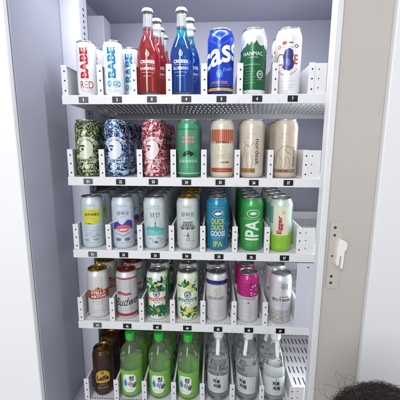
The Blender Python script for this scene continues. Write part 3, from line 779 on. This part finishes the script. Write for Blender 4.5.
def make_alcopop(kind):
    root = empty('glass_bottle')
    base = [(0, .002), (.024, .0015), (.0275, 0), (.0298, .003), (.0304, .010)]
    up_ = smooth_prof([(.0304, .010), (.0304, .06), (.0303, .098), (.0285, .116), (.0215, .137), (.0152, .153), (.0130, .170), (.0122, .195), (.0118, .206)], 6)
    fin = [(.0137, .2075), (.0139, .2105), (.0122, .2115), (.0118, .2125), (.0122, .2175)]
    outer = base + up_[1:] + fin
    obj('glass', glass_shell('glass', outer, .0022, GLASS), root)
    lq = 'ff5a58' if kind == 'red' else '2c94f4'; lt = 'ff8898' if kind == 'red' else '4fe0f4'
    lz = .170
    pr_ = [(0, .0065)] + [(r-.0020, z) for r, z in outer if .0066 < z < lz]
    pr_ += [(pr_[-1][0]-.0002, lz), (0, lz)]
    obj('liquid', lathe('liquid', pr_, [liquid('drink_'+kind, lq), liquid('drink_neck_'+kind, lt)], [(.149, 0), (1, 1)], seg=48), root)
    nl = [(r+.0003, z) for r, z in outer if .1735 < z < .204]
    obj('neck_glare_sleeve', lathe('neck_glare_sleeve', nl, mat('neck_glare_film', 'fafbfc', rough=.05, trans=.80, ior=1.2), seg=40), root)  # translucent white sleeve imitates the bright reflection on the glass neck
    capz = .2168
    n = 63; vs, fs = [], []
    rings = [(.0150, capz-.006, 1), (.0146, capz-.003, .8), (.0140, capz, .3), (.0128, capz+.0022, 0), (.008, capz+.003, 0), (0.0001, capz+.003, 0)]
    for r, z, am in rings:
        for i in range(n):
            a = 2*math.pi*i/n; rr = r + am*.0006*math.cos(a*21); vs.append((rr*math.sin(a), -rr*math.cos(a), z))
    for k in range(len(rings)-1):
        for i in range(n): j = (i+1) % n; fs.append((k*n+i, k*n+j, (k+1)*n+j, (k+1)*n+i))
    obj('crown_cap', mesh('crown_cap', vs, fs, mat('white_cap_lacquer', 'd9dadb', rough=.3, metal=.35), smooth=True), root)
    W = 'f0e6ea' if kind == 'red' else 'd9e8f4'
    a = Art(); a.ring(0, 103, 5, 6.5, 1.6, W, 1); a.ell(0, 103, 1.6, 2.6, W, 1)
    a.text('CRUISER', 0, 84, 41, 8.6, W, fat=.04); a.text('RASPBERRY' if kind == 'red' else 'BLUEBERRY', 0, 67.5, 41, 7.4, W, fat=.02)
    a.line([(-20, 76.2), (20, 76.2)], .5, W); a.micro(-17, 17, 57, 2, W, 160); a.micro(-12, 12, 48, 1.5, W, 161)
    rf = lambda y: next((o0[0] + (o1[0]-o0[0])*((y-o0[1])/max(1e-9, o1[1]-o0[1])) for o0, o1 in zip(outer[3:], outer[4:]) if o0[1] <= y <= o1[1]), .0304)
    obj('printed_design', a.mesh('printed_design', rf), root)
    return root
def make_soju(kind):
    root = empty('plastic_bottle'); g = kind == 'green'
    BR = .0340
    base = [(0, .004), (.020, .003), (.027, 0), (.0315, .002), (BR, .009)]
    if g: up_ = smooth_prof([(BR, .009), (BR, .05), (BR, .098), (.0345, .104), (.0345, .128), (.0325, .146), (.0265, .160), (.0180, .172), (.0142, .181), (.0132, .187)], 6); dz = -.016
    else: up_ = smooth_prof([(BR, .009), (BR, .05), (BR, .096), (.0345, .104), (.0335, .124), (.0285, .150), (.0195, .176), (.0145, .192), (.0132, .203)], 6); dz = 0
    outer = base + up_[1:] + [(.0160, .2045+dz), (.0160, .2065+dz), (.0132, .2075+dz), (.0130, .222+dz)]
    obj('bottle_shell', lathe('bottle_shell', outer + [(0, .222+dz)], PETG if g else PETM, seg=48), root)
    lz = .128
    pr_ = [(0, .0065)] + [(r-.0009, z) for r, z in outer if .0066 < z < lz] + [(.030, lz), (0, lz)]
    obj('liquid', lathe('liquid', pr_, mat('clear_spirit' + ('_g' if g else ''), 'f0fbe2' if g else 'fcfefe', rough=.03, trans=.95, ior=1.16), seg=48), root)
    capm = mat('green_cap_plastic', '2fb53c', rough=.35) if g else mat('white_cap_plastic', 'e9eae8', rough=.35)
    n = 72; vs, fs = [], []
    rings = [(r_, z_+dz, m_) for r_, z_, m_ in ((.0152, .2075, 0), (.0154, .2085, 1), (.0152, .2250, 1), (.0145, .2275, 0), (.012, .2285, 0), (.0001, .2285, 0))]
    for r, z, am in rings:
        for i in range(n):
            q = 2*math.pi*i/n; rr = r + am*.00035*math.cos(q*36); vs.append((rr*math.sin(q), -rr*math.cos(q), z))
    for k in range(len(rings)-1):
        for i in range(n): j = (i+1) % n; fs.append((k*n+i, k*n+j, (k+1)*n+j, (k+1)*n+i))
    obj('cap', mesh('cap', vs, fs, capm, smooth=True), root)
    # sleeve label
    wrap = mat('green_label_film', '9ade60', rough=.3, trans=.42, alpha=1) if g else mat('white_label_film', 'dfe4e2', rough=.4, trans=.25)
    if g:
        lab = lathe('label_sleeve', [(BR+.00025, .012 + .086*k/6) for k in range(7)], wrap, seg=64)
    else:
        v_, f_ = [], []; n_ = 28
        for k in range(n_+1):
            q = R(-72 + 144*k/n_); ct = .094 + .004*math.cos(R(90*(k/n_*2-1))) - .004
            for z in (.034, .055, .075, ct): v_.append(((BR+.00025)*math.sin(q), -(BR+.00025)*math.cos(q), z))
        for k in range(n_):
            for m_ in range(3): f_.append((k*4+m_, k*4+4+m_, k*4+5+m_, k*4+m_+1))
        lab = mesh('label_sleeve', v_, f_, wrap, smooth=True)
    obj('label_sleeve', lab, root)
    rf = lambda y: BR + .0003
    a = Art(); K = '14181a'
    if g:
        a.poly([(x-5, y+55) for x, y in rrect(42, 62, 14)], 'eef0ea', 1)
        a.text('참', 3, 72, 17, 17, K, fat=.03, lay=2); a.text('이슬', 5, 50, 26, 19, K, fat=.03, lay=2, rot=-14)
        drop = [(-17, 70), (-13, 62), (-10.5, 54), (-12, 47), (-17, 44), (-22, 47), (-23.5, 54), (-21, 62)]
        a.poly(drop, '2a8ec0', 2); a.ell(-19, 52, 2, 4, '6fbce0', 3); a.micro(-18, 8, 32, 2, '6a8a6a', 170, 2)
        a.micro(18, 30, 30, 2, 'dff0d0', 171, 1); a.micro(18, 30, 36, 2, 'dff0d0', 172, 1)
    else:
        a.text('처음', -2, 75, 23, 14, K, fat=.04, lay=2); a.text('처럼', 0, 58, 23, 14, K, fat=.04, lay=2); a.micro(-8, 8, 44, 1.8, '6c7478', 173, 2); a.ell(-2, 87, 1.4, 2.2, K, 2)
        a.micro(20, 28, 52, 3, K, 175, 2)
    obj('printed_design', a.mesh('printed_design', rf), root)
    if not g:      # white neck ribbon hanging down from under the cap
        vs, fs = [], []
        path = [(.207, .0163), (.198, .0150), (.190, .0168), (.180, .0200), (.170, .0238), (.160, .0268)]
        for z, rr in path:
            for s in (-.0052, .0052):
                vs.append((s, -(rr+.0006), z)); vs.append((s, -(rr+.0012), z))
        for k in range(len(path)-1):
            b0, b1 = 4*k, 4*k+4
            fs += [(b0+1, b0+3, b1+3, b1+1), (b0+2, b0, b1, b1+2), (b0, b0+1, b1+1, b1), (b0+3, b0+2, b1+2, b1+3)]
        fs += [(0, 2, 3, 1), (b1, b1+1, b1+3, b1+2)]
        obj('neck_ribbon', mesh('neck_ribbon', vs, fs, capm), root)
    return root

DESC = {
 'babe_red': ('small white can with red upright lettering', 'can'), 'babe_blue': ('small white can with blue upright lettering', 'can'),
 'pop_red': ('clear glass bottle of red drink with white crown cap', 'bottle'), 'pop_blue': ('clear glass bottle of blue drink with white crown cap', 'bottle'),
 'cass': ('royal blue can with large slanted white lettering', 'can'), 'hanmac': ('dark green can with white top and mountain ridge', 'can'),
 'round': ('white can with navy emblem in a ring of red marks', 'can'),
 'camo_green': ('olive camouflage can with pale head emblem', 'can'), 'camo_blue': ('blue camouflage can with pale head emblem', 'can'), 'camo_red': ('red camouflage can with pale head emblem', 'can'),
 'green_bear': ('sage green can with pink crest and black animal', 'can'), 'cream_red': ('cream can with rust red blocks top and bottom', 'can'),
 'nord_a': ('beige can with line drawn stag and downward lettering', 'can'), 'nord_b': ('tan can with line drawn animals and brown base band', 'can'),
 'k0': ('pale blue can with yellow block', 'can'), 'k1': ('pale can with blue hills and red palace', 'can'), 'k2': ('pale can with teal hill and tower', 'can'), 'k3': ('pale grey can with gold lid and gate drawing', 'can'),
 'goose_blue': ('teal blue can with stacked yellow words', 'can'), 'ipa_green': ('bright green can with big upright white letters', 'can'), 'egger': ('cream and lime can with red upright lettering', 'can'),
 'stella': ('white can with red band and gold lid', 'can'), 'bud': ('silver white can with black script and red lid', 'can'),
 'gosser_green': ('white can with green leaves and red name band', 'can'), 'gosser_lemon': ('pale can with lemons and green name band', 'can'),
 'silver_navy': ('silver can with navy band near the top', 'can'), 'silver_magenta': ('silver can with magenta upper half', 'can'), 'botanic': ('light grey can with black lettering and yellow specks', 'can'),
 'leffe': ('dark brown can with yellow badge and bronze lid', 'can'),
 'soju_green': ('plastic bottle with green cap and label', 'bottle'), 'soju_clear': ('clear plastic bottle with white label', 'bottle')}
ORD = ['front one', 'second back', 'third back', 'fourth back', 'fifth back', 'sixth back']
NB5 = ['', 'beside the brown cans', 'in the middle green file', 'beside the white capped bottles', 'beside the green capped bottles', 'in the middle white capped file', 'beside bare slotted floor']

# row -> slots: (design, x offset from slot centre, number of items, spacing, first y, extra x shifts)
LAY = [
 [('babe_red', -.0014, 3, .055), ('babe_blue', -.0193, 3, .058), ('pop_red', -.0150, 4, .063), ('pop_blue', -.0160, 3, .063), ('cass', -.0029, 2, .066), ('hanmac', -.0069, 2, .066), ('round', -.0078, 2, .066)],
 [('camo_green', -.0140, 4, .066), ('camo_blue', -.0215, 5, .066), ('camo_red', -.0060, 4, .066), ('green_bear', .0008, 3, .066), ('cream_red', .0050, 3, .066), ('nord_a', -.0041, 3, .066), ('nord_b', -.0038, 3, .066)],
 [('k0', -.0138, 5, .066), ('k1', -.0122, 5, .066), ('k2', -.0085, 5, .066), ('k3', -.0023, 5, .066), ('goose_blue', -.0056, 5, .066), ('ipa_green', .0023, 5, .066), ('egger', -.0051, 4, .066)],
 [('stella', -.0087, 3, .067), ('bud', -.0093, 3, .067), ('gosser_green', -.0055, 3, .067), ('gosser_lemon', -.0039, 3, .067), ('silver_navy', -.0057, 3, .067), ('silver_magenta', -.0024, 3, .067), ('botanic', .0042, 2, .067)],
 [('leffe', -.0090, 3, .067), ('soju_green', -.0063, 3, .071), ('soju_green', -.0045, 3, .071), ('soju_green', -.0021, 3, .071), ('soju_clear', .0026, 3, .071), ('soju_clear', .0046, 3, .071), ('soju_clear', -.0022, 3, .071)],
]
PROTO = {}
def cat_is_can(key): return not key.startswith(('pop', 'soju', 'babe', 'cass'))
rnd = random.Random(21)
for r, row in enumerate(LAY):
    for i, (key, dx, n, sp) in enumerate(row):
        for k in range(n):
            fresh = key not in PROTO
            if fresh:
                if key == 'pop_red': PROTO[key] = make_alcopop('red')
                elif key == 'pop_blue': PROTO[key] = make_alcopop('blue')
                elif key == 'soju_green': PROTO[key] = make_soju('green')
                elif key == 'soju_clear': PROTO[key] = make_soju('clear')
                else: PROTO[key] = build(key)
                o = PROTO[key]
            else: o = copy_tree(PROTO[key])
            x = (i-3)*PITCH + dx; y0 = .043 if r < 4 else .046
            if key.startswith('babe'): y0 = .037
            jx = 0 if k == 0 else rnd.uniform(-.003, .003)
            if key in ('pop_red', 'pop_blue') and k: jx += .012
            if key == 'babe_blue' and k: jx += .030
            o.location = (x + jx, y0 + k*sp, ROWZ[r] + .0008)
            face = math.atan2(.075-x, .85)
            o.rotation_euler = (0, 0, face*(.85 if k == 0 else .6) + (rnd.uniform(-.08, .08) if k == 0 else rnd.uniform(-.7, .7)))
            if key == 'soju_clear' and k == 0: o.rotation_euler[2] += (-.06, -.42, .35)[i-4]
            if key == 'soju_green' and k == 0: o.rotation_euler[2] += -.12
            if cat_is_can(key): o.scale = ((1.05, 1.05, 1.0), (1.03, 1.03, .95), (1.0, 1.0, .93), (1.0, 1.0, .935), (1.0, 1.0, .95))[r]
            d, cat = DESC[key]
            where = ('over tag %d' % (FIRST[r]+i)) if FIRST[r] else 'in the lowest tray'
            if r == 4 and i: where = NB5[i]
            tag(o, '%s, %s, %s' % (d, ORD[k], where), cat, d.split(' with')[0] + (' over tag %d' % (FIRST[r]+i) if FIRST[r] else ' in the lowest tray'))

# ================================================================== PERSON: crown of dark curly hair at the lower right
HX, HY, HZ = 0.374, -0.374, -0.511
person = empty('person', (HX, HY, HZ-0.9))
tag(person, 'person crouching by the lock panel, only dark curly hair showing', 'person')
def skin_mesh(name, pts, edges, radii, m, parent, sub=2):
    me = bpy.data.meshes.new(name); me.from_pydata(pts, edges, []); me.materials.append(m)
    o = obj(name, me, parent)
    md = o.modifiers.new('skin', 'SKIN'); md.use_smooth_shade = True
    sv = me.skin_vertices[0].data
    for i, q in enumerate(radii): sv[i].radius = (q, q) if not isinstance(q, tuple) else q
    sv[0].use_root = True
    s = o.modifiers.new('subdivision', 'SUBSURF'); s.levels = s.render_levels = sub
    return o
SKIN = mat('skin', 'b58468', rough=.5); CLOTH = mat('dark_green_cloth', '1c221c', rough=.9, noise=.2, nscale=200); HAIR = mat('dark_brown_hair', '2a201a', rough=.45)

# body in world metres relative to the person's origin (head centre is at z = 0.9)
P_ = [(0, 0, .30), (0, .01, .48), (0, .02, .62), (0, .005, .73), (0, -.01, .80), (0, -.005, .875), (0, 0, .925),
      (-.15, .02, .64), (-.21, -.06, .46), (-.16, -.24, .40), (.15, .02, .64), (.21, -.06, .46), (.16, -.24, .40),
      (-.10, -.16, .26), (-.13, -.42, .30), (-.13, -.30, -.02), (.10, -.16, .26), (.13, -.42, .30), (.13, -.30, -.02)]
E_ = [(0, 1), (1, 2), (2, 3), (3, 4), (4, 5), (5, 6), (2, 7), (7, 8), (8, 9), (2, 10), (10, 11), (11, 12), (0, 13), (13, 14), (14, 15), (0, 16), (16, 17), (17, 18)]
Q_ = [.13, .13, .12, .055, .06, .085, .075, .06, .048, .035, .06, .048, .035, .085, .06, .045, .085, .06, .045]
P_ = [(x, -y, z) for x, y, z in P_]
body = skin_mesh('body', P_, E_, Q_, CLOTH, person)
hd = bmesh.new(); bmesh.ops.create_icosphere(hd, subdivisions=4, radius=.093)
rh = random.Random(4)
for v in hd.verts:
    d = v.co.normalized(); k = 1 + .05*math.sin(d.x*23+1)*math.sin(d.y*19)*math.sin(d.z*21+.5)
    v.co = Vector((d.x*.093*k, d.y*.098*k, d.z*.097*k))
hair = obj('hair', from_bm('hair', hd, HAIR, True), person); hair.location = (0, 0, .9)
vs, fs = [], []
def add_tube(pts, r, taper):
    v, f = tube(pts, r, 4, taper); n = len(vs); vs.extend(v); fs.extend([tuple(i+n for i in q) for q in f])
for k in range(4500):
    u = rh.uniform(-.3, 1); a = rh.uniform(0, 2*math.pi); c = math.sqrt(max(0, 1-u*u)); d = Vector((c*math.cos(a), c*math.sin(a), u))
    t = d.orthogonal().normalized(); t.rotate(Matrix.Rotation(rh.uniform(0, 6.28), 3, d)); b = d.cross(t)
    L = rh.uniform(.02, .06); turns = rh.uniform(.6, 1.6); cr = rh.uniform(.002, .007); ph = rh.uniform(0, 6.28); base = d*.09
    pts = [base + d*(.012 + L*.18*math.sin(q/12*math.pi)) + t*(L*(q/12-.5)) + (d*math.cos(ph+turns*6.28*q/12) + b*math.sin(ph+turns*6.28*q/12))*cr for q in range(13)]
    add_tube(pts, rh.uniform(.00014, .00034), [max(.25, math.sin(math.pi*(.12+.8*q/12))) for q in range(13)])
# loose curls standing off the crown on the panel side
for k in range(40):
    a = rh.uniform(2.2, 4.2); u = rh.uniform(.25, .85); c = math.sqrt(1-u*u); d = Vector((c*math.cos(a), c*math.sin(a), u))
    t = Vector((rh.uniform(-.6, .3), rh.uniform(-.3, .3), rh.uniform(-.4, .7))); t = (t - d*t.dot(d)).normalized(); b = d.cross(t)
    Lh = rh.uniform(.018, .058); Wd = rh.uniform(.012, .034); tw = rh.uniform(-.012, .012)
    pts = [d*(.092 + Lh*math.sin(math.pi*min(1, q/14*1.08))) + t*(Wd*2*(q/14-.4)) + b*(tw*math.sin(q*.8)) + Vector((0, 0, .004*math.sin(q*1.3+k))) for q in range(15)]
    add_tube(pts, rh.uniform(.00016, .00034), [max(.4, 1-.5*q/14) for q in range(15)])
curls = obj('curls', mesh('curls', vs, fs, HAIR, smooth=True), hair)
